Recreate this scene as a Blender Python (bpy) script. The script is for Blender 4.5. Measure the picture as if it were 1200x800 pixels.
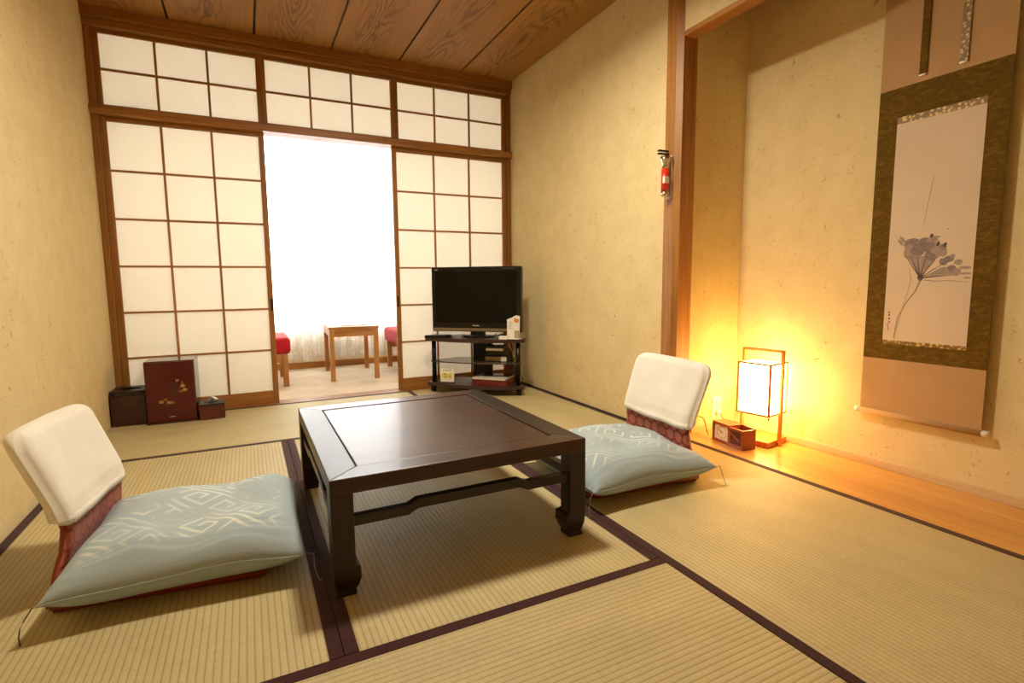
import bpy, bmesh, math, random
from mathutils import Vector, Matrix, noise
R = math.radians
random.seed(7)
S = bpy.context.scene
COL = S.collection
for o in list(bpy.data.objects): bpy.data.objects.remove(o)

# ------------------------------------------------------------------ camera
cam_d = bpy.data.cameras.new('camera'); cam = bpy.data.objects.new('camera', cam_d); COL.objects.link(cam)
cam.location = (0.7286, -3.8238, 0.79)
cam.rotation_euler = (R(83.624), R(0.515), R(-26.70))
cam_d.sensor_width = 36; cam_d.lens = 615.32 / 1200 * 36; cam_d.clip_start = 0.02
S.camera = cam
# ------------------------------------------------------------------ world, lights, exposure
W = bpy.data.worlds.new('world'); S.world = W; W.use_nodes = True
W.node_tree.nodes['Background'].inputs[0].default_value = (0.93, 0.97, 1, 1)
W.node_tree.nodes['Background'].inputs[1].default_value = 2.0
def area(name, loc, rot, sx, sy, power, color, shape='RECTANGLE'):
    d = bpy.data.lights.new(name, 'AREA'); d.shape = shape; d.size = sx; d.size_y = sy; d.energy = power; d.color = color
    o = bpy.data.objects.new(name, d); o.location = loc; o.rotation_euler = rot; COL.objects.link(o); return o
area('daylight', (1.32, 2.1, 1.45), (R(-90), 0, 0), 2.7, 2.2, 150, (1.0, 0.98, 0.95))       # sky light falling on the window
area('ceiling_lamp_light', (1.45, -1.86, 2.20), (0, 0, 0), 0.26, 0.26, 41, (1.0, 0.89, 0.70), 'DISK').data.spread = R(170)   # the room's ceiling lamp, above the frame
S.view_settings.view_transform = 'Standard'; S.view_settings.look = 'None'
S.view_settings.exposure = 0.08; S.view_settings.gamma = 1.0; S.view_settings.use_curve_mapping = False

# ------------------------------------------------------------------ helpers
def lin(h):
    h = h.lstrip('#'); c = [int(h[i:i+2], 16) / 255 for i in (0, 2, 4)]
    return tuple(((x + .055) / 1.055) ** 2.4 if x > .04045 else x / 12.92 for x in c) + (1,)
class NT:
    def __init__(s, name):
        s.m = bpy.data.materials.new(name); s.m.use_nodes = True; s.t = s.m.node_tree
        s.p = s.t.nodes['Principled BSDF']; s.out = s.t.nodes['Material Output']
    def n(s, t, **kw):
        x = s.t.nodes.new(t)
        for k, v in kw.items(): setattr(x, k, v)
        return x
    def l(s, a, b): s.t.links.new(a, b)
    def m1(s, op, a, b=None, c=None, clamp=False):
        x = s.n('ShaderNodeMath', operation=op); x.use_clamp = clamp
        for i, v in enumerate((a, b, c)):
            if v is None: continue
            if isinstance(v, (int, float)): x.inputs[i].default_value = v
            else: s.l(v, x.inputs[i])
        return x.outputs[0]
    def coord(s, scale=(1, 1, 1), rot=(0, 0, 0), rnd=False):
        c = s.n('ShaderNodeTexCoord'); mp = s.n('ShaderNodeMapping')
        mp.inputs['Scale'].default_value = scale; mp.inputs['Rotation'].default_value = rot
        s.l(c.outputs['Object'], mp.inputs[0])
        if rnd:
            oi = s.n('ShaderNodeObjectInfo'); a = s.m1('MULTIPLY', oi.outputs['Random'], 37.0)
            cx = s.n('ShaderNodeCombineXYZ'); s.l(a, cx.inputs[0]); s.l(a, cx.inputs[1]); s.l(a, cx.inputs[2]); s.l(cx.outputs[0], mp.inputs['Location'])
        return mp.outputs[0]
    def noise(s, vec, scale=5, detail=4, rough=.5, dist=0):
        x = s.n('ShaderNodeTexNoise'); s.l(vec, x.inputs['Vector'])
        x.inputs['Scale'].default_value = scale; x.inputs['Detail'].default_value = detail
        x.inputs['Roughness'].default_value = rough; x.inputs['Distortion'].default_value = dist
        return x.outputs['Fac']
    def ramp(s, fac, stops):
        x = s.n('ShaderNodeValToRGB'); s.l(fac, x.inputs[0]); e = x.color_ramp.elements
        while len(e) < len(stops): e.new(.5)
        for i, (p, c) in enumerate(stops): e[i].position = p; e[i].color = c
        return x.outputs[0]
    def mix(s, fac, a, b, mode='MIX'):
        x = s.n('ShaderNodeMix', data_type='RGBA', blend_type=mode)
        for i, v in ((0, fac), (6, a), (7, b)):
            if isinstance(v, (int, float, tuple)): x.inputs[i].default_value = v
            else: s.l(v, x.inputs[i])
        return x.outputs[2]
    def bump(s, h, strength=.3, dist=.002):
        x = s.n('ShaderNodeBump'); x.inputs['Strength'].default_value = strength; x.inputs['Distance'].default_value = dist
        s.l(h, x.inputs['Height']); s.l(x.outputs[0], s.p.inputs['Normal'])
    def base(s, c):
        if isinstance(c, tuple): s.p.inputs['Base Color'].default_value = c
        else: s.l(c, s.p.inputs['Base Color'])
def plain(name, col, rough=.5, metal=0, coat=0, var=.08, scale=30, bump=0, spec=.5):
    t = NT(name); c = lin(col)
    f = t.noise(t.coord(), scale, 3)
    t.base(t.ramp(f, [(.3, tuple(x * (1 - var) for x in c[:3]) + (1,)), (.7, tuple(min(1, x * (1 + var)) for x in c[:3]) + (1,))]))
    t.p.inputs['Roughness'].default_value = rough; t.p.inputs['Metallic'].default_value = metal
    t.p.inputs['Coat Weight'].default_value = coat; t.p.inputs['Specular IOR Level'].default_value = spec
    if bump: t.bump(t.noise(t.coord(), scale * 4, 4), bump, .001)
    return t.m
def wood(name, c1, c2, axis, rough=.45, coat=0, fine=55, rnd=False):
    t = NT(name); sc = [fine] * 3; sc[axis] = fine / 22
    v = t.coord(tuple(sc), rnd=rnd)
    f = t.noise(v, 1.0, 6, .6, .6)
    big = t.noise(t.coord(tuple(x * .12 for x in sc), rnd=rnd), 1.0, 2, .5, 1.0)
    f2 = t.m1('ADD', t.m1('MULTIPLY', f, .6), t.m1('MULTIPLY', big, .4))
    t.base(t.ramp(f2, [(.36, lin(c1)), (.62, lin(c2))]))
    t.p.inputs['Roughness'].default_value = rough; t.p.inputs['Coat Weight'].default_value = coat
    t.bump(f, .12, .001)
    return t.m
M = {}
for i, ax in enumerate('xyz'):
    M['cedar_' + ax] = wood('cedar_' + ax, '#80501e', '#a26c2e', i)
    M['hinoki_' + ax] = wood('hinoki_' + ax, '#8c5a22', '#b47c38', i)
    M['dark_' + ax] = wood('darkwood_' + ax, '#180a07', '#27120c', i, .38, .05)
    M['oak_' + ax] = wood('oak_' + ax, '#98602c', '#c08a4c', i, .4)
M['alcove_floor'] = wood('alcove_floor', '#b97c35', '#d6a050', 1, .28, .3, fine=22)
M['redwood_dark'] = wood('redwood_dark', '#4a1a10', '#6a2c1a', 0, .35, .2)
M['andon_wood'] = wood('andon_wood', '#a85a22', '#c87a34', 2, .4)
M['redwood'] = wood('redwood', '#7a2f16', '#9c4420', 1, .35, .2)
M['tabletop'] = wood('tabletop', '#28130a', '#432314', 0, .35, .1, fine=30)

def wall_mat():
    t = NT('wall_plaster_paper')
    v = t.coord()
    w = t.noise(v, 9, 3)
    base = t.ramp(w, [(.3, lin('#d9c491')), (.7, lin('#e1cd9c'))])
    n1 = t.noise(v, 19, 1, .5, .9); rid = t.m1('ABSOLUTE', t.m1('SUBTRACT', n1, .5))
    line = t.m1('LESS_THAN', rid, .0046)
    msk = t.m1('GREATER_THAN', t.noise(v, 26, 0), .57)
    n2 = t.noise(t.coord(rot=(.9, .4, 1.3)), 33, 1, .5, .7); rid2 = t.m1('ABSOLUTE', t.m1('SUBTRACT', n2, .48))
    line2 = t.m1('LESS_THAN', rid2, .0042)
    msk2 = t.m1('GREATER_THAN', t.noise(t.coord(rot=(.3, 1.0, .2)), 41, 0), .60)
    fl = t.m1('ADD', t.m1('MULTIPLY', line, msk), t.m1('MULTIPLY', line2, msk2), clamp=True)
    t.base(t.mix(t.m1('MULTIPLY', fl, .62), base, lin('#9a6d30')))
    t.p.inputs['Roughness'].default_value = .85; t.p.inputs['Specular IOR Level'].default_value = .2
    t.bump(t.noise(v, 160, 4), .18, .0012)
    return t.m
M['wall'] = wall_mat()

def tatami_mat():
    t = NT('tatami_rush')                           # long axis of the mat is local X
    c = t.n('ShaderNodeTexCoord'); sp = t.n('ShaderNodeSeparateXYZ'); t.l(c.outputs['Object'], sp.inputs[0])
    rib = t.m1('ABSOLUTE', t.m1('SINE', t.m1('MULTIPLY', sp.outputs[1], math.pi / .0155)))     # ribs every 15 mm
    fine = t.noise(t.coord((40, 420, 1), rnd=True), 1, 3)
    cross = t.noise(t.coord((260, 30, 1), rnd=True), 1, 3)
    big = t.noise(t.coord((3, 9, 1), rnd=True), 1, 3)
    col = t.ramp(t.m1('POWER', rib, .55), [(.12, lin('#a6935f')), (.75, lin('#c5b68a'))])
    k = t.m1('ADD', t.m1('MULTIPLY', cross, .55), t.m1('MULTIPLY', big, .5))
    col = t.mix(1.0, col, t.ramp(k, [(.3, (.80, .79, .74, 1)), (.75, (1.08, 1.06, 1.02, 1))]), 'MULTIPLY')
    t.base(col); t.p.inputs['Roughness'].default_value = .58; t.p.inputs['Specular IOR Level'].default_value = .35
    t.bump(t.m1('ADD', t.m1('POWER', rib, .5), t.m1('MULTIPLY', t.m1('ADD', cross, fine), .22)), .5, .0018)
    return t.m
M['tatami'] = tatami_mat()
def cloth(name, c1, c2, scale=400, rough=.9, bump=.25):
    t = NT(name); f = t.noise(t.coord(), scale, 2); g = t.noise(t.coord(), 6, 3)
    t.base(t.ramp(t.m1('ADD', t.m1('MULTIPLY', f, .5), t.m1('MULTIPLY', g, .5)), [(.35, lin(c1)), (.65, lin(c2))]))
    t.p.inputs['Roughness'].default_value = rough; t.p.inputs['Specular IOR Level'].default_value = .2
    t.p.inputs['Sheen Weight'].default_value = .15
    t.bump(f, bump, .0008); return t.m
M['border'] = cloth('tatami_border_cloth', '#331619', '#45211f', 700)
M['whitecloth'] = cloth('white_cotton', '#e2dccf', '#eee9de', 500)
M['lace'] = cloth('lace_edging', '#dcd4c2', '#f2ede2', 900, .9, .6)
M['redseat'] = cloth('red_upholstery', '#a01320', '#bc1c2a', 300)
M['straw'] = cloth('dark_thread', '#2c2620', '#4a443c', 300)
M['greythread'] = cloth('grey_thread', '#777a74', '#9c9f98', 300)

def paper_mat(name, col, trans=.5):
    t = NT(name)
    d = t.n('ShaderNodeBsdfDiffuse'); tr = t.n('ShaderNodeBsdfTranslucent'); mx = t.n('ShaderNodeMixShader')
    f = t.noise(t.coord(), 90, 4, .65); c = lin(col)
    rc = t.ramp(f, [(.3, tuple(x * .96 for x in c[:3]) + (1,)), (.7, c)])
    t.l(rc, d.inputs[0]); t.l(rc, tr.inputs[0]); mx.inputs[0].default_value = trans
    t.l(d.outputs[0], mx.inputs[1]); t.l(tr.outputs[0], mx.inputs[2]); t.l(mx.outputs[0], t.out.inputs[0])
    return t.m
M['shoji_paper'] = paper_mat('shoji_paper', '#f6efdc', .27)
def curtain_mat():
    t = NT('lace_curtain')
    d = t.n('ShaderNodeBsdfDiffuse'); tr = t.n('ShaderNodeBsdfTranslucent'); tp = t.n('ShaderNodeBsdfTransparent')
    a = t.n('ShaderNodeMixShader'); b = t.n('ShaderNodeMixShader')
    for q in (d, tr): q.inputs[0].default_value = (.95, .95, .93, 1)
    a.inputs[0].default_value = .6; t.l(d.outputs[0], a.inputs[1]); t.l(tr.outputs[0], a.inputs[2])
    w = t.n('ShaderNodeTexWave', wave_type='BANDS', bands_direction='X'); t.l(t.coord((1, 1, 1)), w.inputs[0])
    w.inputs['Scale'].default_value = 9; w.inputs['Distortion'].default_value = 6; w.inputs['Detail Scale'].default_value = 4
    f = t.ramp(w.outputs['Fac'], [(.3, (.66, .66, .66, 1)), (.7, (.80, .80, .80, 1))])
    t.l(f, b.inputs[0]); t.l(tp.outputs[0], b.inputs[1]); t.l(a.outputs[0], b.inputs[2]); t.l(b.outputs[0], t.out.inputs[0])
    return t.m
M['curtain'] = curtain_mat()

def plank_mat():
    t = NT('ceiling_veneer')                       # local X across the plank, Y along
    c = t.n('ShaderNodeTexCoord'); sp = t.n('ShaderNodeSeparateXYZ'); t.l(c.outputs['Object'], sp.inputs[0])
    x = sp.outputs[0]
    nz = t.noise(t.coord((5.0, .9, 1), rnd=True), 1, 2, .4, .2)
    jag = t.noise(t.coord((60, 14, 1), rnd=True), 1, 2)
    v = t.m1('ADD', t.m1('ADD', t.m1('MULTIPLY', nz, 17.0), t.m1('MULTIPLY', t.m1('MULTIPLY', x, x), 40)), t.m1('MULTIPLY', jag, .9))
    ln = t.m1('POWER', t.m1('MULTIPLY_ADD', t.m1('SINE', t.m1('MULTIPLY', v, 6.283)), .5, .5), 3.0)
    cen = t.m1('SUBTRACT', 1.0, t.m1('MULTIPLY', t.m1('ABSOLUTE', t.m1('ADD', x, .03)), 7.5), clamp=True)
    st = t.noise(t.coord((120, 3, 1), rnd=True), 1, 4)
    basec = t.ramp(st, [(.3, lin('#96662a')), (.7, lin('#ad7a36'))])
    t.base(t.mix(t.m1('MULTIPLY', t.m1('MULTIPLY', ln, t.m1('POWER', cen, .6)), .75), basec, lin('#5a3410')))
    t.p.inputs['Roughness'].default_value = .5
    return t.m
M['plank'] = plank_mat()
def attr_mat(name, attr, c0, c1, c1b=None, rough=.85, fine=500, sheen=.1):
    t = NT(name); a = t.n('ShaderNodeAttribute', attribute_name=attr)
    f = t.noise(t.coord((1, 1, 1)), fine, 2)
    g = t.noise(t.coord(), 7, 2)
    cA = t.ramp(f, [(.3, tuple(x * .9 for x in lin(c0)[:3]) + (1,)), (.7, lin(c0))])
    cB = t.ramp(g, [(.42, lin(c1b or c1)), (.5, lin(c1))])
    t.base(t.mix(a.outputs['Fac'], cA, cB)); t.p.inputs['Roughness'].default_value = rough
    t.p.inputs['Sheen Weight'].default_value = sheen; t.p.inputs['Specular IOR Level'].default_value = .25
    t.bump(f, .25, .0007); return t.m
M['zabuton'] = attr_mat('cushion_fabric', 'pat', '#a7b7bc', '#d6d9cd', '#a9a79c')
M['brocade'] = attr_mat('red_brocade', 'pat', '#862e18', '#b0664c', '#9c5038', .6)
M['black'] = plain('black_plastic', '#0b0908', .32, spec=.35)
M['black_matte'] = plain('black_matte', '#14100e', .6)
M['screen'] = plain('tv_screen', '#0a0705', .2, var=.02, spec=.18)
M['bronze'] = plain('bronze_strip', '#8b7a5c', .35, .6)
M['silver'] = plain('silver', '#cfcac2', .25, .8)
M['chrome'] = plain('chrome', '#dcd8d0', .16, 1)
M['stand_wood'] = wood('tv_stand_laminate', '#2b1713', '#432a22', 0, .35, .1)
M['white_plastic'] = plain('white_plastic', '#e9e4d8', .4, var=.02)
M['white_card'] = plain('white_card', '#ece6da', .7, var=.02)
M['yellow'] = plain('yellow_print', '#e0d064', .7)
M['orange'] = plain('orange_print', '#d98a3a', .7)
M['print_dark'] = plain('dark_print', '#4a4034', .7)
M['grey_print'] = plain('grey_print', '#8e8a80', .7)
M['red_plastic'] = plain('red_plastic', '#d8331a', .35)
M['album_red'] = plain('album_red', '#6c1a12', .5)
M['pages'] = plain('book_pages', '#d9d2c0', .8)
M['photo'] = plain('magazine_cover', '#cfcabd', .35, var=.2, scale=60)
M['lacquer'] = plain('maroon_lacquer', '#50070d', .22, 0, .3, .05)
M['lacquer_dark'] = plain('dark_maroon_lacquer', '#34090c', .2, 0, .4, .08)
M['gold'] = plain('gold_paint', '#8a6428', .45, .3)
M['gold_leaf'] = plain('pale_gold_paint', '#ab8450', .5, .2)
M['olive_gold'] = plain('dim_gold_paint', '#4e2c14', .5, .2)
M['tissue'] = plain('tissue', '#f0ece4', .9, var=.02)
M['hole'] = plain('dark_opening', '#0a0504', .9)
M['clock_face'] = plain('clock_face', '#d8d0b4', .5, var=.03)
M['carved'] = plain('carved_relief', '#4a1d0e', .5, bump=.4)
M['glass_dark'] = plain('smoked_glass', '#4a4238', .08, var=.02)
M['scroll_upper'] = cloth('scroll_silk_tan', '#b08a5c', '#bd986a', 350)
def scroll_brocade():
    t = NT('scroll_brocade_olive'); f = t.noise(t.coord((1, 26, 60)), 1, 3, .6, 1.2)
    t.base(t.ramp(f, [(.40, lin('#5c4310')), (.52, lin('#654a14')), (.66, lin('#745a20'))])); t.p.inputs['Roughness'].default_value = .8; t.p.inputs['Specular IOR Level'].default_value = .1
    return t.m
M['scroll_brocade'] = scroll_brocade()
M['scroll_paper'] = plain('scroll_paper', '#d2bd9e', .85, var=.05, scale=5)
def gold_band():
    t = NT('gold_patterned_band'); v = t.n('ShaderNodeTexVoronoi'); t.l(t.coord(), v.inputs[0]); v.inputs['Scale'].default_value = 75
    t.base(t.ramp(v.outputs['Distance'], [(.25, lin('#d9b95a')), (.5, lin('#7c5a1e'))])); t.p.inputs['Roughness'].default_value = .5; return t.m
M['gold_band'] = gold_band()
M['ink_light'] = plain('ink_wash', '#9c8a7c', .9, var=.14, scale=60)
M['ink_mid'] = plain('ink_mid', '#83736a', .9, var=.18, scale=80)
M['ink_dark'] = plain('ink_dark', '#54443a', .9)
M['ink_red'] = plain('ink_red_brown', '#b08468', .9)
M['carpet'] = cloth('beige_carpet', '#b9a58a', '#d2c2a8', 240, .95, .5)
M['pale_wood'] = wood('pale_wood', '#c9a878', '#d8bb90', 1)
M['cream'] = plain('cream_plaster', '#e6dcc4', .8)
M['front_wall'] = plain('bounce_wall_cream', '#e2cc9a', .8)
M['wood_floor'] = wood('passage_floor', '#6a4020', '#8a5a30', 0)
t = NT('window_glass'); t.p.inputs['Transmission Weight'].default_value = 1; t.p.inputs['Roughness'].default_value = 0; t.p.inputs['IOR'].default_value = 1.02
t.base(t.ramp(t.noise(t.coord(), 2), [(.3, (.98, .99, 1, 1)), (.7, (1, 1, 1, 1))])); M['glass'] = t.m
t = NT('lamp_paper'); em = t.n('ShaderNodeEmission'); em.inputs[0].default_value = (1.0, .58, .17, 1); em.inputs[1].default_value = 31
t.l(t.ramp(t.noise(t.coord(), 40), [(.3, (1.0, .56, .16, 1)), (.7, (1.0, .60, .19, 1))]), em.inputs[0]); t.l(em.outputs[0], t.out.inputs[0]); M['lamp_paper'] = t.m

def box(bm, x0, x1, y0, y1, z0, z1, bev=0, seg=2):
    ret = bmesh.ops.create_cube(bm, size=1)
    vs = ret['verts']
    for v in vs:
        v.co.x = x0 if v.co.x < 0 else x1; v.co.y = y0 if v.co.y < 0 else y1; v.co.z = z0 if v.co.z < 0 else z1
    if bev:
        es = {e for v in vs for e in v.link_edges}
        bmesh.ops.bevel(bm, geom=list(es), offset=bev, segments=seg, affect='EDGES', profile=.5)
def prism(bm, pts, a0, a1, axis=2):
    # extrude polygon (2D pts) between a0 and a1 along axis
    def mk(p, a):
        q = list(p); q.insert(axis, a); return bm.verts.new(q)
    lo = [mk(p, a0) for p in pts]; hi = [mk(p, a1) for p in pts]
    n = len(pts); bm.faces.new(lo); bm.faces.new(hi[::-1])
    for i in range(n): bm.faces.new((lo[i], hi[i], hi[(i + 1) % n], lo[(i + 1) % n]))
def tube(bm, pts, r, n=8, radii=None):
    pts = [Vector(p) for p in pts]; rings = []
    for i, p in enumerate(pts):
        d = (pts[min(i + 1, len(pts) - 1)] - pts[max(i - 1, 0)]).normalized()
        up = Vector((0, 0, 1)) if abs(d.z) < .9 else Vector((1, 0, 0))
        a = d.cross(up).normalized(); b = d.cross(a); rr = radii[i] if radii else r
        rings.append([bm.verts.new(p + rr * (math.cos(2 * math.pi * k / n) * a + math.sin(2 * math.pi * k / n) * b)) for k in range(n)])
    for i in range(len(rings) - 1):
        for k in range(n): bm.faces.new((rings[i][k], rings[i][(k + 1) % n], rings[i + 1][(k + 1) % n], rings[i + 1][k]))
    bm.faces.new(rings[0]); bm.faces.new(rings[-1][::-1])
def disc_pts(cx, cy, rx, ry, n=20, ph=0): return [(cx + rx * math.cos(2 * math.pi * k / n + ph), cy + ry * math.sin(2 * math.pi * k / n + ph)) for k in range(n)]
def obj(name, bm, mat, parent=None, smooth=False, loc=None):
    bmesh.ops.recalc_face_normals(bm, faces=bm.faces)
    me = bpy.data.meshes.new(name); bm.to_mesh(me); bm.free()
    if smooth:
        for p in me.polygons: p.use_smooth = True
    me.materials.append(M[mat] if isinstance(mat, str) else mat)
    o = bpy.data.objects.new(name, me); COL.objects.link(o)
    if parent: o.parent = parent
    if loc: o.location = loc
    return o
def B(name, mat, parent, *a, bev=0, seg=2):
    bm = bmesh.new(); box(bm, *a, bev=bev, seg=seg); return obj(name, bm, mat, parent)
def T(name, mat, parent, pts, r, n=8, radii=None):
    bm = bmesh.new(); tube(bm, pts, r, n, radii); return obj(name, bm, mat, parent, True)
def P(name, mat, parent, pts, a0, a1, axis=2):
    bm = bmesh.new(); prism(bm, pts, a0, a1, axis); return obj(name, bm, mat, parent)
def tag(o, label, cat, group=None, kind=None):
    o['label'] = label; o['category'] = cat
    if group: o['group'] = group
    if kind: o['kind'] = kind
    return o
def struct(o, label, cat): return tag(o, label, cat, kind='structure')
def thing(name, label, cat, loc=(0, 0, 0), rz=0, group=None, kind=None):
    o = bpy.data.objects.new(name, None); COL.objects.link(o); o.empty_display_size = .1
    o.location = loc; o.rotation_euler = (0, 0, rz); return tag(o, label, cat, group, kind)
def grid_mesh(fn, nu, nv, attr=None):
    # fn(u,v) -> co, value ; returns mesh
    vs, vals = [], []
    for j in range(nv + 1):
        for i in range(nu + 1):
            c, a = fn(i / nu, j / nv); vs.append(c); vals.append(a)
    fs = [(j * (nu + 1) + i, j * (nu + 1) + i + 1, (j + 1) * (nu + 1) + i + 1, (j + 1) * (nu + 1) + i) for j in range(nv) for i in range(nu)]
    return vs, fs, vals
def pydata(name, vs, fs, mat, parent=None, attr=None, smooth=True):
    me = bpy.data.meshes.new(name); me.from_pydata(vs, [], fs); me.update()
    if attr:
        a = me.attributes.new('pat', 'FLOAT', 'POINT'); a.data.foreach_set('value', attr)
    if smooth: me.polygons.foreach_set('use_smooth', [True] * len(me.polygons))
    me.materials.append(M[mat]); o = bpy.data.objects.new(name, me); COL.objects.link(o)
    if parent: o.parent = parent
    return o

# ================================================================== structure
RW = 2.64; XA, XC, YA, YB = .871, 1.744, -.976, -2.73; HC = 2.325; TX = 3.085; TY0, TY1 = -1.845, -3.62; FT = 2.672; LZ = 1.935
floor = B('floor', 'wood_floor', None, -.02, 3.3, -4.62, -.05, -.12, -.055)
struct(floor, 'tatami matted floor of the room with dark cloth borders', 'floor')
def mat_piece(x0, x1, y0, y1, along):
    L, w = (x1 - x0, y1 - y0) if along == 'x' else (y1 - y0, x1 - x0)
    g = .0012
    bm = bmesh.new(); box(bm, -L / 2 + g, L / 2 - g, -w / 2 + .03, w / 2 - .03, -.055, 0)
    o = obj('tatami_mat', bm, 'tatami', floor)
    o.location = ((x0 + x1) / 2, (y0 + y1) / 2, 0)
    if along == 'y': o.rotation_euler[2] = R(90)
    for s in (-1, 1):
        bm = bmesh.new(); ya, yb = sorted((s * (w / 2 - g), s * (w / 2 - .031)))
        box(bm, -L / 2 + g, L / 2 - g, ya, yb, -.055, .0012); obj('border', bm, 'border', o)
mat_piece(0, XC, YA, -.05, 'x'); mat_piece(0, XA, YB, YA, 'y'); mat_piece(XA, XC, YB, YA, 'y')
mat_piece(0, XC, -3.61, YB, 'x'); mat_piece(XC, RW, -1.86, -.05, 'y'); mat_piece(XC, FT, -3.61, -1.86, 'y')
struct(B('floor_alcove', 'alcove_floor', None, FT, TX + .1, TY1, TY0 + .02, -.05, 0), 'polished orange wood floor of the alcove', 'floor')
struct(B('floor_bounce', 'wood_floor', None, 0, RW, -4.6, -3.612, -.05, 0), 'unseen wooden floor added in front of the mats to bounce light', 'floor')  # out of view, added only as a bounce surface for the light
struct(B('floor_sunroom', 'carpet', None, -.1, 2.74, .075, 1.6, -.05, -.002), 'pale beige carpet of the sunroom behind the sliding screens', 'floor')
struct(B('wall_left', 'wall', None, -.12, 0, -4.6, .08, -.05, HC + .05), 'cream fibre flecked wall on the left', 'wall')
struct(B('wall_right', 'wall', None, RW, RW + .12, -1.765, .08, -.05, HC + .05), 'cream fibre flecked wall behind the television', 'wall')
struct(B('wall_alcove_side', 'wall', None, RW + .02, TX + .1, TY0, TY0 + .06, -.02, HC + .05), 'side wall of the alcove beside the glowing lamp', 'wall')
struct(B('wall_alcove_back', 'wall', None, TX, TX + .1, TY1 - .1, TY0 + .01, -.02, HC + .05), 'flecked back wall of the alcove behind the hanging scroll', 'wall')
struct(B('wall_alcove_end', 'wall', None, RW, TX + .1, TY1 - .1, TY1, -.02, HC + .05), 'far end wall of the alcove outside the view', 'wall')
struct(B('wall_alcove_upper', 'wall', None, RW, RW + .055, TY1, -1.855, LZ + .022, HC + .05), 'hanging wall panel above the alcove opening', 'wall')
struct(B('wall_right_near', 'wall', None, RW, RW + .1, -4.6, TY1 - .1, -.05, HC + .05), 'right wall stretch nearest the camera', 'wall')
struct(B('wall_bounce', 'front_wall', None, -.12, 3.2, -4.7, -4.6, -.05, HC + .05), 'unseen plain pale wall added behind the camera to bounce light', 'wall')  # never in view; added to bounce light back into the room
struct(B('baseboard_alcove', 'pale_wood', None, TX - .016, TX, TY1, TY0, 0, .034, bev=.002), 'thin pale wooden baseboard along the alcove back wall', 'baseboard')
struct(B('baseboard_alcove_side', 'pale_wood', None, FT + .04, TX - .016, TY0 - .014, TY0, 0, .034, bev=.002), 'thin wooden baseboard on the alcove side wall', 'baseboard')
# ceiling planks with dark battens in the joints
ceil = B('ceiling', 'black_matte', None, -.12, 3.3, -4.7, 1.7, HC + .03, HC + .08)
struct(ceil, 'brown wooden plank ceiling with dark joints', 'ceiling')
sl = [-.01, .4082, .8591, 1.3153, 1.7632, 2.2184, RW]
for a, b in zip(sl, sl[1:]):
    bm = bmesh.new(); w = (b - a) / 2; box(bm, -w + .0065, w - .0065, -2.3, 2.3, 0, .012, bev=.0015, seg=1)
    obj('plank', bm, 'plank', ceil, loc=((a + b) / 2, -2.3, HC))
for a in sl[1:-1]: B('batten', 'dark_y', ceil, a - .010, a + .010, -4.6, 0, HC + .010, HC + .02)
B('plank', 'plank', ceil, RW, 3.3, -4.6, -1.8, HC + .012, HC + .026)
B('plank', 'cream', ceil, -.1, 2.74, .08, 1.6, HC + .012, HC + .026)
# wooden framing of the shoji wall
def trim(n, mat, label, *a, bev=.003): return struct(B('trim_%d' % n, mat, None, *a, bev=bev), label, 'trim')
trim(1, 'cedar_x', 'upper crown moulding under the ceiling boards', 0, RW, -.055, .05, 2.268, HC)
trim(2, 'cedar_x', 'upper grooved rail above the paper transoms', 0, RW, -.035, .05, 2.232, 2.268)
trim(3, 'hinoki_x', 'wooden lintel rail above the sliding paper doors', 0, RW, -.05, .075, 1.757, 1.80)
trim(4, 'cedar_x', 'wooden floor sill under the sliding paper doors', 0, RW, -.05, .075, -.05, 0.001, bev=0)
trim(5, 'cedar_z', 'slim wooden corner post at the left wall', 0, .034, -.02, .08, 0.001, 2.268)
trim(6, 'cedar_z', 'slim wooden corner post at the right wall', RW - .032, RW, -.02, .08, 0.001, 2.268)
# alcove post, lintel board
bm = bmesh.new()
prism(bm, [(2.622, -1.762), (2.622, -1.826), (2.638, -1.857), (2.725, -1.857), (2.725, -1.762)], 0, HC)
struct(obj('trim_7', bm, 'hinoki_z'), 'square wooden alcove post with a chamfered edge', 'trim')
trim(8, 'hinoki_y', 'wooden lintel board under the hanging wall of the alcove', RW - .006, RW + .068, TY1, -1.857, LZ, LZ + .022)
trim(9, 'border', 'narrow dark strip at the foot of the right wall', RW - .009, RW, -1.762, -.05, .0012, .008, bev=0)

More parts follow.
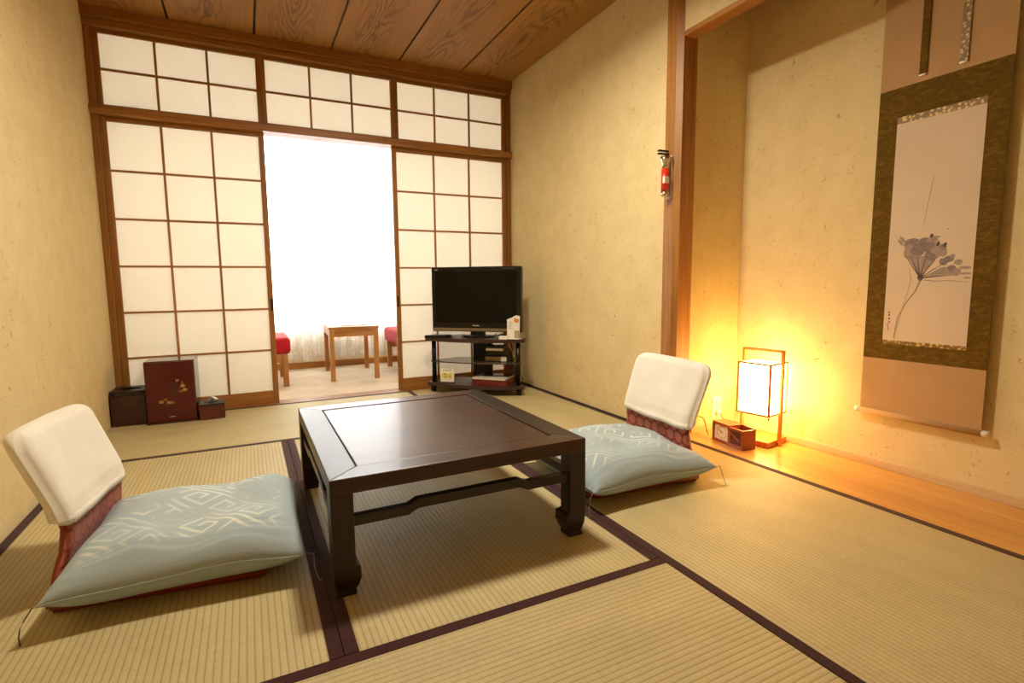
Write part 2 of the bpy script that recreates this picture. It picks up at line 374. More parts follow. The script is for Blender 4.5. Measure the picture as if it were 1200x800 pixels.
# ------------------------------------------------------------------ shoji panels
def shoji(name, label, x0, x1, z0, z1, y0, stile, rail_t, rail_b, nc, nr, cat):
    t = thing(name, label, cat, kind='structure', loc=((x0 + x1) / 2, y0, z0))
    w = (x1 - x0) / 2; h = z1 - z0; d = .03
    for s in (-1, 1):
        a, b = sorted((s * w, s * (w - stile))); B('stile', 'cedar_z', t, a, b, 0, d, 0, h, bev=.002)
    B('top_rail', 'cedar_x', t, -w + stile, w - stile, .003, d, h - rail_t, h)
    B('bottom_rail', 'hinoki_x', t, -w + stile, w - stile, .003, d, 0, rail_b)
    xs = [-w + stile + (2 * (w - stile)) * i / nc for i in range(nc + 1)]
    zs = [rail_b + (h - rail_t - rail_b) * i / nr for i in range(nr + 1)]
    for x in xs[1:-1]: B('muntin', 'hinoki_z', t, x - .0062, x + .0062, .006, .018, zs[0], zs[-1])
    for z in zs[1:-1]: B('muntin', 'hinoki_x', t, xs[0], xs[-1], .007, .0175, z - .0062, z + .0062)
    for i in range(nc):
        for j in range(nr):
            me = bpy.data.meshes.new('paper_pane')
            me.from_pydata([(xs[i], .0185, zs[j]), (xs[i + 1], .0185, zs[j]), (xs[i + 1], .0185, zs[j + 1]), (xs[i], .0185, zs[j + 1])], [], [(0, 1, 2, 3)])
            me.materials.append(M['shoji_paper']); o = bpy.data.objects.new('paper_pane', me); COL.objects.link(o); o.parent = t
    return t
d1 = shoji('door_1', 'left sliding paper screen door behind the red cabinet', .034, .883, .001, 1.757, 0, .032, .026, .082, 3, 6, 'door')
d2 = shoji('door_2', 'right sliding paper screen door behind the television', 1.704, 2.608, .001, 1.757, .0, .032, .03, .085, 3, 6, 'door')
for dd, x in ((d1, .413), (d2, -.44)):       # small recessed finger pulls
    B('finger_pull', 'dark_z', dd, x - .007, x + .007, -.001, .004, .62, .70)
for i, (a, b) in enumerate(((.034, .884), (.884, 1.735), (1.735, 2.606))):
    shoji('window_%d' % (i + 1), ['leftmost paper transom panel above the left screen door', 'middle paper transom panel above the open doorway', 'rightmost paper transom panel above the television'][i],
          a, b, 1.80, 2.232, [.004, .0, .008][i], .026, .022, .022, 3, 2, 'transom')

# ------------------------------------------------------------------ sunroom
struct(B('wall_sunroom_left', 'cream', None, -.2, -.1, .08, 1.6, -.05, HC + .05), 'plain cream end wall of the sunroom on the left', 'wall')
struct(B('wall_sunroom_right', 'cream', None, 2.74, 2.84, .08, 1.6, -.05, HC + .05), 'plain cream end wall of the sunroom on the right', 'wall')
struct(B('wall_sunroom_back', 'cream', None, -.1, 2.74, 1.5, 1.6, -.05, .36), 'low cream wall below the sunroom window', 'wall')
struct(B('wall_sunroom_upper', 'cream', None, -.1, 2.74, 1.5, 1.6, 2.26, HC + .05), 'narrow cream wall above the sunroom window', 'wall')
struct(B('baseboard_sunroom', 'hinoki_x', None, -.1, 2.74, 1.47, 1.5, -.002, .055, bev=.003), 'wooden baseboard under the sunroom curtain', 'baseboard')
w4 = thing('window_4', 'wide sunroom window behind the lace curtains', 'window', (1.32, 1.53, .36), kind='structure')
for x in (-1.41, -.02, 1.36): B('window_frame', 'white_plastic', w4, x, x + .05, 0, .05, 0, 1.9)
for z in (0, 1.86): B('window_frame', 'white_plastic', w4, -1.41, 1.41, 0, .05, z, z + .04)
for a, b in ((-1.36, -.02), (.03, 1.36)): B('window_pane', 'glass', w4, a, b, .02, .026, .04, 1.86)
def curtain(x0, x1, label, ph, seed):
    def fn(u, v):
        x = x0 + (x1 - x0) * u; z = 2.24 - 2.15 * v
        amp = .022 * (.5 + .5 * v) + .006
        y = 1.425 + amp * math.sin(x * 52 + ph + .6 * math.sin(x * 9 + seed)) + .008 * math.sin(x * 121 + seed)
        if v > .98: z += .012 * math.sin(x * 30)
        return (x, y, z), 0
    vs, fs, _ = grid_mesh(fn, 240, 24)
    return tag(pydata('lace_curtain', vs, fs, 'curtain'), label, 'curtain', 'lace curtains in the sunroom')
curtain(-.09, 1.44, 'sheer white lace curtain left of the dark fold line', 0, 1.3)
curtain(1.445, 2.73, 'sheer white lace curtain right of the dark fold line', 1.1, 4.2)
struct(T('trim_10', 'white_plastic', None, [(-.1, 1.425, 2.25), (2.74, 1.425, 2.25)], .012), 'white curtain rail above the sunroom window', 'trim')
t = thing('side_table', 'small square wooden table with open frame in the sunroom', 'table', (1.515, .92, -.002), R(-3))
for sx in (-1, 1):
    for sy in (-1, 1):
        a, b = sorted((sx * .195, sx * .158)); c, d = sorted((sy * .31, sy * .273)); B('leg', 'oak_z', t, a, b, c, d, 0, .425, bev=.003)
for sy in (-1, 1):
    c, d = sorted((sy * .308, sy * .285)); B('apron', 'oak_x', t, -.158, .158, c, d, .365, .425)
for sx in (-1, 1):
    a, b = sorted((sx * .193, sx * .17)); B('apron', 'oak_y', t, a, b, -.273, .273, .365, .425)
B('table_top', 'oak_x', t, -.2, .2, -.315, .315, .425, .447, bev=.004)
tag(B('tray', 'white_plastic', None, 1.40, 1.63, .70, 1.12, .4455, .4525, bev=.002), 'thin white tray lying on the sunroom table', 'tray')
def stool(name, label, x, y, rz):
    t = thing(name, label, 'chair', (x, y, -.002), rz, 'red chairs in the sunroom')
    B('seat_cushion', 'redseat', t, -.26, .24, -.27, .27, .255, .385, bev=.03, seg=3)
    for sx in (-.24, .175):
        for sy in (-.24, .24): B('leg', 'oak_z', t, sx, sx + .042, sy - .02, sy + .02, 0, .257, bev=.003)
    for sy in (-.24, .24): B('seat_rail', 'oak_x', t, -.2, .176, sy - .012, sy + .012, .19, .256)
    B('backrest', 'redseat', t, -.32, -.24, -.25, .25, .36, .66, bev=.03, seg=3)
    for sy in (-.23, .23): B('back_post', 'oak_z', t, -.262, -.23, sy - .018, sy + .018, .24, .5)
stool('armless_chair', 'red upholstered low chair at the left of the sunroom table', .77, .85, 0)
stool('armless_chair', 'red upholstered low chair at the right of the sunroom table', 2.12, .95, R(180))

# ================================================================== low table
t = thing('low_table', 'dark brown lacquered square low table with hoof feet', 'table', (1.259, -2.085, 0))
hx, hy, TH = .378, .43, .312
def frame_rail(pts, mat): return P('top_rail', mat, t, pts, TH - .042, TH)
fi = .078
frame_rail([(-hx, -hy), (hx, -hy), (hx - fi, -hy + fi), (-hx + fi, -hy + fi)], 'tabletop')
frame_rail([(hx, hy), (-hx, hy), (-hx + fi, hy - fi), (hx - fi, hy - fi)], 'tabletop')
frame_rail([(-hx, hy), (-hx, -hy), (-hx + fi, -hy + fi), (-hx + fi, hy - fi)], 'dark_y')
frame_rail([(hx, -hy), (hx, hy), (hx - fi, hy - fi), (hx - fi, -hy + fi)], 'dark_y')
for o in [c for c in t.children if c.name.startswith('top_rail')]:
    md = o.modifiers.new('b', 'BEVEL'); md.width = .0018; md.segments = 2; md.limit_method = 'ANGLE'
B('top_panel', 'tabletop', t, -hx + fi + .004, hx - fi - .004, -hy + fi + .004, hy - fi - .004, TH - .03, TH - .002, bev=.003)
B('panel_backing', 'black_matte', t, -hx + fi - .01, hx - fi + .01, -hy + fi - .01, hy - fi + .01, TH - .036, TH - .031)
for sx in (-1, 1):
    for sy in (-1, 1):
        bm = bmesh.new(); lw = .056
        # square leg lofted down to an inward-turned hoof foot; section offsets (inner extent, z)
        secs = [(TH - .04, 0, lw), (.085, 0, lw), (.079, 0, lw + .004), (.074, 0, lw + .012), (.045, .001, lw + .013), (.024, .006, lw + .006), (.012, .010, lw - .001), (.009, .005, lw + .001), (.0, .006, lw)]
        rings = []
        for z, o_, i_ in secs:
            x0, x1 = sx * (hx - o_), sx * (hx - i_); y0, y1 = sy * (hy - o_), sy * (hy - i_)
            rings.append([bm.verts.new(c) for c in ((x0, y0, z), (x1, y0, z), (x1, y1, z), (x0, y1, z))])
        for a, b in zip(rings, rings[1:]):
            for k in range(4): bm.faces.new((a[k], a[(k + 1) % 4], b[(k + 1) % 4], b[k]))
        bm.faces.new(rings[0]); bm.faces.new(rings[-1])
        o = obj('leg', bm, 'dark_z', t); md = o.modifiers.new('b', 'BEVEL'); md.width = .004; md.segments = 2; md.limit_method = 'ANGLE'
def stretcher(L):
    # humpback rail: centre raised
    zt, up, th = .206, .013, .026
    a, b = L * .54, L * .46
    top = [(-L, zt), (-a, zt), (-b, zt + up), (b, zt + up), (a, zt), (L, zt)]
    return top + [(x, z - th) for x, z in top[::-1]]
for sy in (-1, 1):
    c = sy * (hy - .022); P('stretcher', 'dark_x', t, stretcher(hx - .045), c - .012, c + .012, 1)
for sx in (-1, 1):
    c = sx * (hx - .022); P('stretcher', 'dark_y', t, stretcher(hy - .045), c - .012, c + .012, 0)

# ================================================================== legless chairs, cushions
def prof(z):
    # (local x of the front face, half width) against height
    K = [(.03, -.232, .232), (.07, -.226, .222), (.12, -.214, .206), (.18, -.208, .2), (.25, -.222, .203), (.33, -.25, .208), (.40, -.275, .21), (.46, -.295, .208)]
    for (z0, x0, w0), (z1, x1, w1) in zip(K, K[1:]):
        if z <= z1:
            f = (z - z0) / (z1 - z0); f = max(0, min(1, f)); return x0 + (x1 - x0) * f, w0 + (w1 - w0) * f
    return K[-1][1], K[-1][2]
def ringpat(y, z, hexy):
    s = .05
    best = 9; d2 = 9
    for j in range(int(z / (s * .86)) - 1, int(z / (s * .86)) + 3):
        for i in range(int(math.floor(y / s)) - 1, int(math.floor(y / s)) + 3):
            cx = (i + (.5 if j % 2 else 0)) * s; cz = j * s * .86
            dd = math.hypot(y - cx, z - cz)
            if dd < best: best, d2 = dd, best
            elif dd < d2: d2 = dd
    r = best / s
    if hexy:
        e = (d2 - best) / s
        return 0 if e < .1 else (.75 if .25 < r < .36 else .5)
    v = 1 if r < .40 else 0
    if .27 < r < .31 or .13 < r < .17: v = .45
    if r < .06: v = .2
    return v
def shell(zlo, ztop, infl, thick, name, mat, parent, nu=60, nv=60, pat=None, wave=0, rc=.05):
    # closed pad following the chair back between zlo and ztop, rounded top corners
    vs, fs, at = [], [], []
    for side in (0, 1):
        for j in range(nv + 1):
            v = j / nv; z = zlo + (ztop - zlo) * v
            xf, hw = prof(z); hw += infl
            dz = ztop - z
            if dz < rc: hw -= rc - math.sqrt(max(0, rc * rc - (rc - dz) ** 2))
            for i in range(nu + 1):
                u = -1 + 2 * i / nu; y = hw * u
                edge = (1 - abs(u) ** 14) ** .5 * (1 - max(0, (v - .9) / .1) ** 3 * .8)
                xm = xf - thick / 2 + .012 * (u * u)
                off = (thick / 2 + infl) * edge
                if wave: off += wave * noise.noise(Vector((y * 9, z * 9, side * 5))) * edge
                zz = z
                if wave and v < .12: zz += .006 * math.sin(y * 30) * .3 * (1 - v / .12) + (.006 * abs(u) - .003)
                vs.append((xm + (off if side == 0 else -off), y, zz))
                at.append(pat(y, z) if pat and side == 0 else (.3 if pat else 0))
    N = (nu + 1) * (nv + 1)
    def idx(s, i, j): return s * N + j * (nu + 1) + i
    for j in range(nv):
        for i in range(nu):
            fs.append((idx(0, i, j), idx(0, i + 1, j), idx(0, i + 1, j + 1), idx(0, i, j + 1)))
            fs.append((idx(1, i, j), idx(1, i, j + 1), idx(1, i + 1, j + 1), idx(1, i + 1, j)))
    for j in range(nv):
        for i in (0, nu): fs.append((idx(0, i, j), idx(0, i, j + 1), idx(1, i, j + 1), idx(1, i, j)))
    for i in range(nu):
        fs.append((idx(0, i, nv), idx(0, i + 1, nv), idx(1, i + 1, nv), idx(1, i, nv)))
        fs.append((idx(0, i, 0), idx(1, i, 0), idx(1, i + 1, 0), idx(0, i + 1, 0)))
    return pydata(name, vs, fs, mat, parent, at if pat else None)
def floor_chair(label, loc, rz, hexy, ws, zs):
    t = thing('floor_chair', label, 'chair', loc, rz, 'legless floor chairs at the low table'); t.scale = (1, ws, zs)
    pt = lambda y, z: ringpat(y + 1, z + .02, hexy)
    bk = shell(.004, .432, 0, .034, 'backrest', 'brocade', t, 110, 120, pat=pt)
    # seat: padded slab with rounded corners
    bm = bmesh.new(); hwid = .268 / ws
    pts = [(-.235, -hwid), (.24, -hwid), (.27, -hwid + .03), (.27, hwid - .03), (.24, hwid), (-.235, hwid)]
    prism(bm, pts, .002, .036); bmesh.ops.bevel(bm, geom=bm.edges[:], offset=.012, segments=3, affect='EDGES')
    obj('seat', bm, 'brocade', t, True)
    cv = shell(.203, .450, .013, .036, 'headrest_cover', 'whitecloth', t, 72, 60, wave=.006, rc=.05)
    # scalloped lace hem along the front lower edge of the cover
    vs, fs = [], []
    n = 84
    for i in range(n + 1):
        u = -1 + 2 * i / n; xf, hw = prof(.205); y = (hw + .011) * u
        x = xf - .018 + .012 * u * u + (.034) * (1 - abs(u) ** 10) ** .5 + .0015
        zt = .205 + .002 * math.sin(y * 30) + (.006 * abs(u) - .003) + .012
        zb = zt - .02 - .004 * abs(math.sin(i * math.pi / 3))
        vs += [(x, y, zt), (x + .001, y, zb)]
        vs += [(x - .0035, y, zt), (x - .0025, y, zb)]
    for i in range(n):
        a, b = 4 * i, 4 * i + 4
        fs += [(a, b, b + 1, a + 1), (a + 2, a + 3, b + 3, b + 2), (a + 1, b + 1, b + 3, a + 3), (a, a + 2, b + 2, b)]
    pydata('lace_hem', vs, fs, 'lace', cv)
    return t
floor_chair('legless floor chair with hexagon patterned red brocade and white headrest cover, near the left wall', (.516, -2.024, 0), R(-7.7), True, .905, .97)
floor_chair('legless floor chair with medallion patterned red brocade and white headrest cover, near the alcove', (2.085, -2.075, 0), R(175), False, 1.07, 1.02)

def fret(x, y):
    # nested corner fret laid on the diagonal
    c = math.cos(R(45)); a, b = (x * c - y * c), (x * c + y * c)
    g = .0185; a, b = a / g, b / g; row = math.floor(b / 6.5); v = b - row * 6.5
    u = (a + (3.1 if row % 2 else 0)) % 6.0
    if row % 3 == 1: u = 6.0 - u
    d = 9
    for (x0, y0, x1, y1) in ((-1, 5.5, 7, 5.5), (.6, .4, 4.6, .4), (4.6, .4, 4.6, 3.1), (4.6, 3.1, 2.5, 3.1), (2.5, 3.1, 2.5, 1.8), (.6, .4, .6, 4.2), (-5.4, 4.2, .6, 4.2), (.6, 4.2, 6.6, 4.2)):
        dx, dy = max(x0 - u, u - x1, 0) if x0 <= x1 else max(x1 - u, u - x0, 0), max(min(y0, y1) - v, v - max(y0, y1), 0)
        d = min(d, math.hypot(dx, dy))
    return max(0, min(1, (.27 - d) / .1))
def cushion(label, loc, rz, sx, sy, seed, tassels):
    t = thing('zabuton_cushion', label, 'cushion', loc, rz, 'pale blue floor cushions')
    N = 150; vs, at = [], []
    def h(u, v): return max(0.0, (1 - abs(u) ** 6)) ** .6 * max(0.0, (1 - abs(v) ** 5)) ** .6
    for side in (0, 1):
        for j in range(N + 1):
            for i in range(N + 1):
                u, v = -1 + 2 * i / N, -1 + 2 * j / N
                x = sx * u * (1 - .055 * (1 - v * v)); y = sy * v * (1 - .055 * (1 - u * u))
                nz = noise.noise(Vector((x * 6 + seed, y * 6, seed)))
                cr = noise.noise(Vector((x * 5, y * 60 * (1 + .2 * nz), seed))) * max(0, abs(v) - .55) * (1 - abs(v)) * .07
                mid = .044 + .012 * nz - .004 * (u * u * v * v)
                z = mid + (.076 * h(u, v) + .008 * nz * h(u, v) + cr if side == 0 else -min(mid, .05) * min(1, h(u, v) * 1.6))
                vs.append((x, y, max(.0, z)))
                e = min(1, max(0, (sx * (1 - abs(u)) - .035) / .02)) * min(1, max(0, (sy * (1 - abs(v)) - .06) / .03))
                fade = min(1, max(0, .9 + 1.1 * noise.noise(Vector((x * 5 + seed, y * 5, 3.3)))))
                wob = .006 * noise.noise(Vector((x * 14, y * 14, 8)))
                at.append(fret(x + wob + seed, y + wob) * e * fade if side == 0 else 0)
    n1 = (N + 1) ** 2; fs = []
    for j in range(N):
        for i in range(N):
            a = j * (N + 1) + i; fs.append((a, a + 1, a + N + 2, a + N + 1)); fs.append((n1 + a, n1 + a + N + 1, n1 + a + N + 2, n1 + a + 1))
    for i in range(N):
        for a, b in ((i, i + 1), (N * (N + 1) + i, N * (N + 1) + i + 1), (i * (N + 1), (i + 1) * (N + 1)), (i * (N + 1) + N, (i + 1) * (N + 1) + N)):
            fs.append((a, n1 + a, n1 + b, b))
    o = pydata('cushion_body', vs, fs, 'zabuton', t, at)
    bm = bmesh.new(); bm.from_mesh(o.data); bmesh.ops.remove_doubles(bm, verts=bm.verts, dist=1e-6); bmesh.ops.recalc_face_normals(bm, faces=bm.faces); bm.to_mesh(o.data); bm.free()
    ring = [(-1 + 2 * i / 60, -1) for i in range(60)] + [(1, -1 + 2 * i / 60) for i in range(60)] + [(1 - 2 * i / 60, 1) for i in range(60)] + [(-1, 1 - 2 * i / 60) for i in range(61)]
    sp = []
    for u, v in ring:
        x = sx * u * (1 - .055 * (1 - v * v)); y = sy * v * (1 - .055 * (1 - u * u)); nz = noise.noise(Vector((x * 6 + seed, y * 6, seed)))
        sp.append((x, y, .044 + .012 * nz - .004 * (u * u * v * v)))
    T('seam', 'zabuton', t, sp, .0014, 6)
    for (a, b, mat) in tassels:
        x, y = sx * a, sy * b; pts = []
        for k in range(9):
            f = k / 8; pts.append((x + a * (.004 + .03 * f ** .6) + .004 * math.sin(f * 9), y + b * .012 * f + .006 * math.sin(f * 7), .042 - (.042 + loc[2] - .004) * min(1, f * 1.35) ** 1.6))
        T('corner_thread', mat, t, pts, .0014, 5)
cushion('pale blue fret patterned cushion on the left floor chair', (.562, -2.09, .037), R(-3), .282, .285, 1.7, [(1, 1, 'straw'), (-1, -1, 'straw'), (1, -1, 'greythread')])
cushion('pale blue fret patterned cushion on the right floor chair', (2.035, -2.135, .037), R(-1), .285, .285, 5.2, [(-1, -1, 'greythread'), (1, -1, 'greythread')])

# ================================================================== television corner
TVR = R(-42.1); TVP = (2.12, -.42, 0)
st = thing('tv_stand', 'dark corner television stand with glass shelf on casters', 'tv stand', TVP, TVR)
def board(w, wb, dep, bow):
    pts = [(w * (i / 12 * 2 - 1), .035 - bow * (1 - (i / 12 * 2 - 1) ** 2)) for i in range(13)]
    return pts + [(w + .004, .07), (wb + .02, dep - .02), (wb, dep), (-wb, dep), (-wb - .02, dep - .02), (-w - .004, .07)]
P('top_board', 'stand_wood', st, board(.372, .21, .30, .085), .378, .402)
P('bottom_board', 'stand_wood', st, board(.36, .21, .29, .075), .05, .074)
P('glass_shelf', 'glass_dark', st, board(.33, .19, .26, .05), .225, .233)
for x in (-.318, .318): T('column', 'black', st, [(x, .065, .074), (x, .065, .378)], .0165, 14)
B('back_panel', 'black_matte', st, -.075, .075, .235, .25, .074, .378)
for x, y in ((-.325, .065), (.325, .065), (-.17, .25), (.17, .25)):
    c = T('caster', 'black', st, [(x - .014, y, .022), (x + .014, y, .022)], .022, 14); B('caster_fork', 'black_matte', c, x - .018, x + .018, y - .012, y + .012, .03, .05)
tv = thing('television', 'black flat screen television with bronze strip below the screen', 'television', Matrix.Rotation(TVR, 3, 'Z') @ Vector((0, 0, 0)) + Vector((2.12, -.42, .402)), TVR)
B('housing', 'black', tv, -.340, .332, .10, .165, .04, .505, bev=.008)
B('screen', 'screen', tv, -.308, .300, .0965, .102, .105, .472)
B('bezel_strip', 'bronze', tv, -.33, .322, .0955, .101, .045, .066, bev=.001)
B('back_housing', 'black_matte', tv, -.20, .19, .164, .20, .1, .42, bev=.012)
B('neck', 'black', tv, -.05, .05, .125, .16, .01, .06)
P('base', 'black', tv, disc_pts(0, .145, .12, .07, 28), 0, .012)
def text(s, size, mat, parent, loc, rot, name='lettering', ext=.0003, align='CENTER'):
    c = bpy.data.curves.new(name, 'FONT'); c.body = s; c.size = size; c.extrude = ext; c.align_x = align; c.align_y = 'CENTER'
    tmp = bpy.data.objects.new(name, c); COL.objects.link(tmp)
    dg = bpy.context.evaluated_depsgraph_get(); me = bpy.data.meshes.new_from_object(tmp.evaluated_get(dg))
    bpy.data.objects.remove(tmp); me.materials.clear(); me.materials.append(M[mat])
    o = bpy.data.objects.new(name, me); COL.objects.link(o); o.parent = parent; o.location = loc; o.rotation_euler = rot; return o
B('logo_plate', 'silver', tv, -.028, .024, .0985, .1005, .082, .088)
B('logo_plate', 'silver', tv, -.312, -.290, .0985, .1005, .481, .488)
B('logo_plate', 'bronze', tv, .20, .285, .0985, .1005, .488, .490)
def tvloc(x, y, z): return tuple(Matrix.Rotation(TVR, 3, 'Z') @ Vector((x, y, 0)) + Vector((2.12, -.42, z)))
def remote(label, x, y, rz, L):
    t = thing('remote_control', label, 'remote control', tvloc(x, y, .402), TVR + R(rz), 'remote controls on the tv stand')
    B('body', 'black', t, -L / 2, L / 2, -.022, .022, 0, .018, bev=.005)
    for i in range(5):
        for j in range(2): B('button', 'grey_print', t, -L / 2 + .02 + i * .026, -L / 2 + .032 + i * .026, -.012 + j * .014, -.004 + j * .014, .017, .0195)
remote('black remote control lying nearest the television stand corner', -.285, .02, 6, .15)
remote('black remote control lying behind the front one', -.262, .078, 12, .15)
# card, paper pad and cables on the right of the stand top
t = thing('table_tent_card', 'white folded notice card with wavy top beside the television', 'card', tvloc(.295, .04, .402), TVR + R(-12))
bm = bmesh.new(); pts = [(-.05, 0), (.045, 0), (.05, .16), (.02, .165), (-.01, .15), (-.05, .135)]; prism(bm, pts, -.004, .0, 1); cd = obj('card', bm, 'white_card', t)
P('printed_mark', 'orange', t, disc_pts(.025, .128, .02, .014, 14), -.0055, -.004, 1)
P('printed_mark', 'print_dark', t, disc_pts(.012, .143, .005, .004, 10), -.0062, -.0045, 1)
for i in range(5): B('printed_line', 'grey_print', t, -.04, -.005 - .004 * (i % 3), -.0046, -.004, .072 + i * .011, .0745 + i * .011)
B('card_stand', 'white_plastic', t, -.055, .05, -.03, .03, 0, .006, bev=.002)
B('clear_holder', 'silver', t, .012, .046, -.012, -.006, .006, .06, bev=.002)
tag(B('paper_pad', 'white_card', None, 0, 1, 0, 1, 0, 1), 'small stack of white slips in front of the notice card', 'notepad')
o = bpy.data.objects['paper_pad']; o.data.transform(Matrix.Diagonal((.06, .045, .022, 1))); o.location = tvloc(.20, -.005, .402); o.rotation_euler[2] = TVR
for k, (x0, ph) in enumerate(((.11, 0.), (.15, 1.2))):
    pts = [tvloc(x0 + .09 * f + .012 * math.sin(f * 9 + ph), .20 - .13 * math.sin(f * 3.1), .405 + .022 * abs(math.sin(f * 6.2 + ph))) for f in [i / 16 for i in range(17)]]
    tag(T('cable', 'black', None, pts, .0028, 6), ['black cable looping under the television near its foot', 'black cable looping under the television near the card'][k], 'cable', 'cables on the tv stand')
# lower shelf: sign, books; mid shelf boxes
t = thing('sign_holder', 'small white sign with yellow print on the lower tv stand shelf', 'sign', tvloc(-.205, .035, .074), TVR + R(4))
B('card', 'white_card', t, -.052, .052, -.003, .003, .006, .105); B('holder_base', 'black', t, -.058, .058, -.016, .016, 0, .007, bev=.002)
P('printed_patch', 'yellow', t, disc_pts(-.018, .052, .026, .022, 18), -.0042, -.003, 1); P('printed_patch', 'yellow', t, disc_pts(.022, .05, .018, .024, 18), -.0042, -.003, 1)
for x, z in ((-.02, .062), (-.009, .062), (-.02, .043), (-.009, .042), (.02, .047)): B('printed_mark', 'print_dark', t, x - .0025, x + .0025, -.005, -.0042, z - .004, z + .004)
for i in range(6): B('printed_mark', 'grey_print', t, -.03 + i * .011, -.024 + i * .011, -.0042, -.003, .086 + (i % 2) * .002, .095)
t = thing('album', 'thick red bound album lying on the lower tv stand shelf', 'book', tvloc(.13, .095, .074), TVR + R(-3))
B('cover', 'album_red', t, -.13, .13, -.095, .10, 0, .005); B('pages', 'album_red', t, -.127, .127, -.092, .095, .005, .036); B('cover', 'album_red', t, -.13, .13, -.095, .10, .036, .041)
t = thing('magazine', 'pale magazine on top of the red album', 'magazine', tvloc(.125, .09, .115), TVR + R(-5))
B('pages', 'pages', t, -.125, .125, -.09, .09, 0, .009); B('cover', 'photo', t, -.126, .126, -.091, .091, .009, .0105)
t = thing('folder', 'thin olive folder on top of the pale magazine', 'folder', tvloc(.14, .12, .1255), TVR + R(-2)); B('cover', 'glass_dark', t, -.09, .11, -.05, .06, 0, .006)
t = thing('set_top_box', 'silver grey box on the glass shelf of the tv stand', 'device', tvloc(.14, .12, .233), TVR)
B('body', 'black', t, -.07, .09, -.04, .06, 0, .04, bev=.003); B('front_panel', 'bronze', t, -.068, .088, -.042, -.039, .006, .034); B('front_cap', 'pages', t, .05, .09, -.045, -.0425, .004, .036)
t = thing('disc_player', 'grey slim box tucked under the top of the tv stand', 'device', tvloc(.13, .15, .273), TVR)
B('body', 'black', t, -.06, .07, -.05, .05, 0, .07, bev=.003); B('front_panel', 'silver', t, -.058, .068, -.052, -.0495, .035, .052)
for k in range(4):
    pts = [tvloc(.26 + .035 * f + .03 * math.sin(f * 5 + k * 1.4), .17 + .03 * math.cos(f * 6 + k), .36 - .30 * f + .02 * math.sin(f * 11 + k * 2)) for f in [i / 18 for i in range(19)]]
    tag(T('cable', 'black' if k < 3 else 'pages', None, pts, .003, 6), ['black cable of the tangle behind the right column', 'black cable of the tangle behind the right column', 'black cable of the tangle behind the right column', 'pale cable hanging behind the right column'][k], 'cable', 'cables behind the tv stand')

# ================================================================== boxes at the left of the screens
t = thing('red_cabinet', 'maroon lacquered cabinet with gold flower painting on its front', 'cabinet', (.305, -.165, 0), R(-1.5))
B('body', 'lacquer_dark', t, -.122, .125, -.10, .10, .0, .362, bev=.004)
dr = B('door', 'lacquer', t, -.120, .123, -.115, -.1015, .012, .358, bev=.003)
B('plinth', 'lacquer_dark', t, -.123, .126, -.118, -.0995, .0, .0115, bev=.002)
def deco(mat, cx, cz, rx, rz_, n=14, dep=.0012): P('gold_motif', mat, dr, disc_pts(cx, cz, rx, rz_, n), -.115 - dep, -.1148, 1)
for cx, cz, rx, rz_, mt in ((.062, .214, .013, .010, 'gold_leaf'), (.072, .190, .012, .010, 'gold_leaf'), (.052, .183, .010, .008, 'gold'), (.03, .196, .022, .022, 'olive_gold'),
        (-.048, .128, .013, .009, 'gold_leaf'), (-.008, .122, .014, .009, 'gold_leaf'), (-.026, .140, .012, .009, 'gold'), (.01, .12, .007, .01, 'gold'), (-.024, .116, .010, .012, 'olive_gold')):
    deco(mt, cx, cz, rx, rz_, dep=.0008 if mt == 'olive_gold' else .0014)
P('gold_motif', 'gold_leaf', dr, [(.03, .262), (.036, .25), (.046, .256), (.043, .242), (.030, .240)], -.1164, -.1148, 1)
P('gold_motif', 'gold', dr, [(.057, .246), (.066, .236), (.067, .226), (.055, .229)], -.1164, -.1148, 1)
B('logo_plate', 'silver', dr, -.014, .016, -.1162, -.1148, .036, .040)
t = thing('waste_box', 'dark wooden box with an oval opening in its top, beside the left wall', 'waste bin', (.093, -.145, 0), R(-1))
bm = bmesh.new(); ro, rn = [], 24
W_, D_ = .083, .093
B('body', 'lacquer_dark', t, -W_, W_, -D_, D_, 0, .172, bev=.003)
bm = bmesh.new()
outer = []
for k in range(rn):
    a = 2 * math.pi * k / rn; c, s_ = math.cos(a), math.sin(a); f = min((W_ + .002) / max(abs(c), 1e-6), (D_ + .002) / max(abs(s_), 1e-6)); outer.append((c * f, s_ * f))
inn = disc_pts(0, .0, .055, .038, rn)
for z in (.173, .2):
    ro.append(([bm.verts.new((x, y, z)) for x, y in outer], [bm.verts.new((x, y, z)) for x, y in inn]))
for k in range(rn):
    k2 = (k + 1) % rn
    bm.faces.new((ro[1][0][k], ro[1][0][k2], ro[1][1][k2], ro[1][1][k])); bm.faces.new((ro[0][0][k], ro[0][1][k], ro[0][1][k2], ro[0][0][k2]))
    bm.faces.new((ro[0][0][k], ro[0][0][k2], ro[1][0][k2], ro[1][0][k])); bm.faces.new((ro[0][1][k], ro[1][1][k], ro[1][1][k2], ro[0][1][k2]))
obj('lid', bm, 'dark_x', t); P('opening', 'hole', t, inn, .170, .1745)
t = thing('tissue_box', 'small wooden tissue box with a white tissue poking out', 'tissue box', (.503, -.225, 0), R(2))
B('body', 'redwood_dark', t, -.066, .066, -.07, .07, 0, .082, bev=.002); B('lid', 'dark_x', t, -.0665, .0665, -.0705, .0705, .0825, .092, bev=.002)
P('opening', 'hole', t, disc_pts(0, 0, .04, .016, 20), .0915, .0928)
def tis(u, v):
    x = -.025 + .05 * u; return (x + .01 * math.sin(v * 4), -.006 + .018 * v * math.sin(u * 3 + 1), .09 + .026 * math.sin(v * 2.2) * (1 - .3 * u)), 0
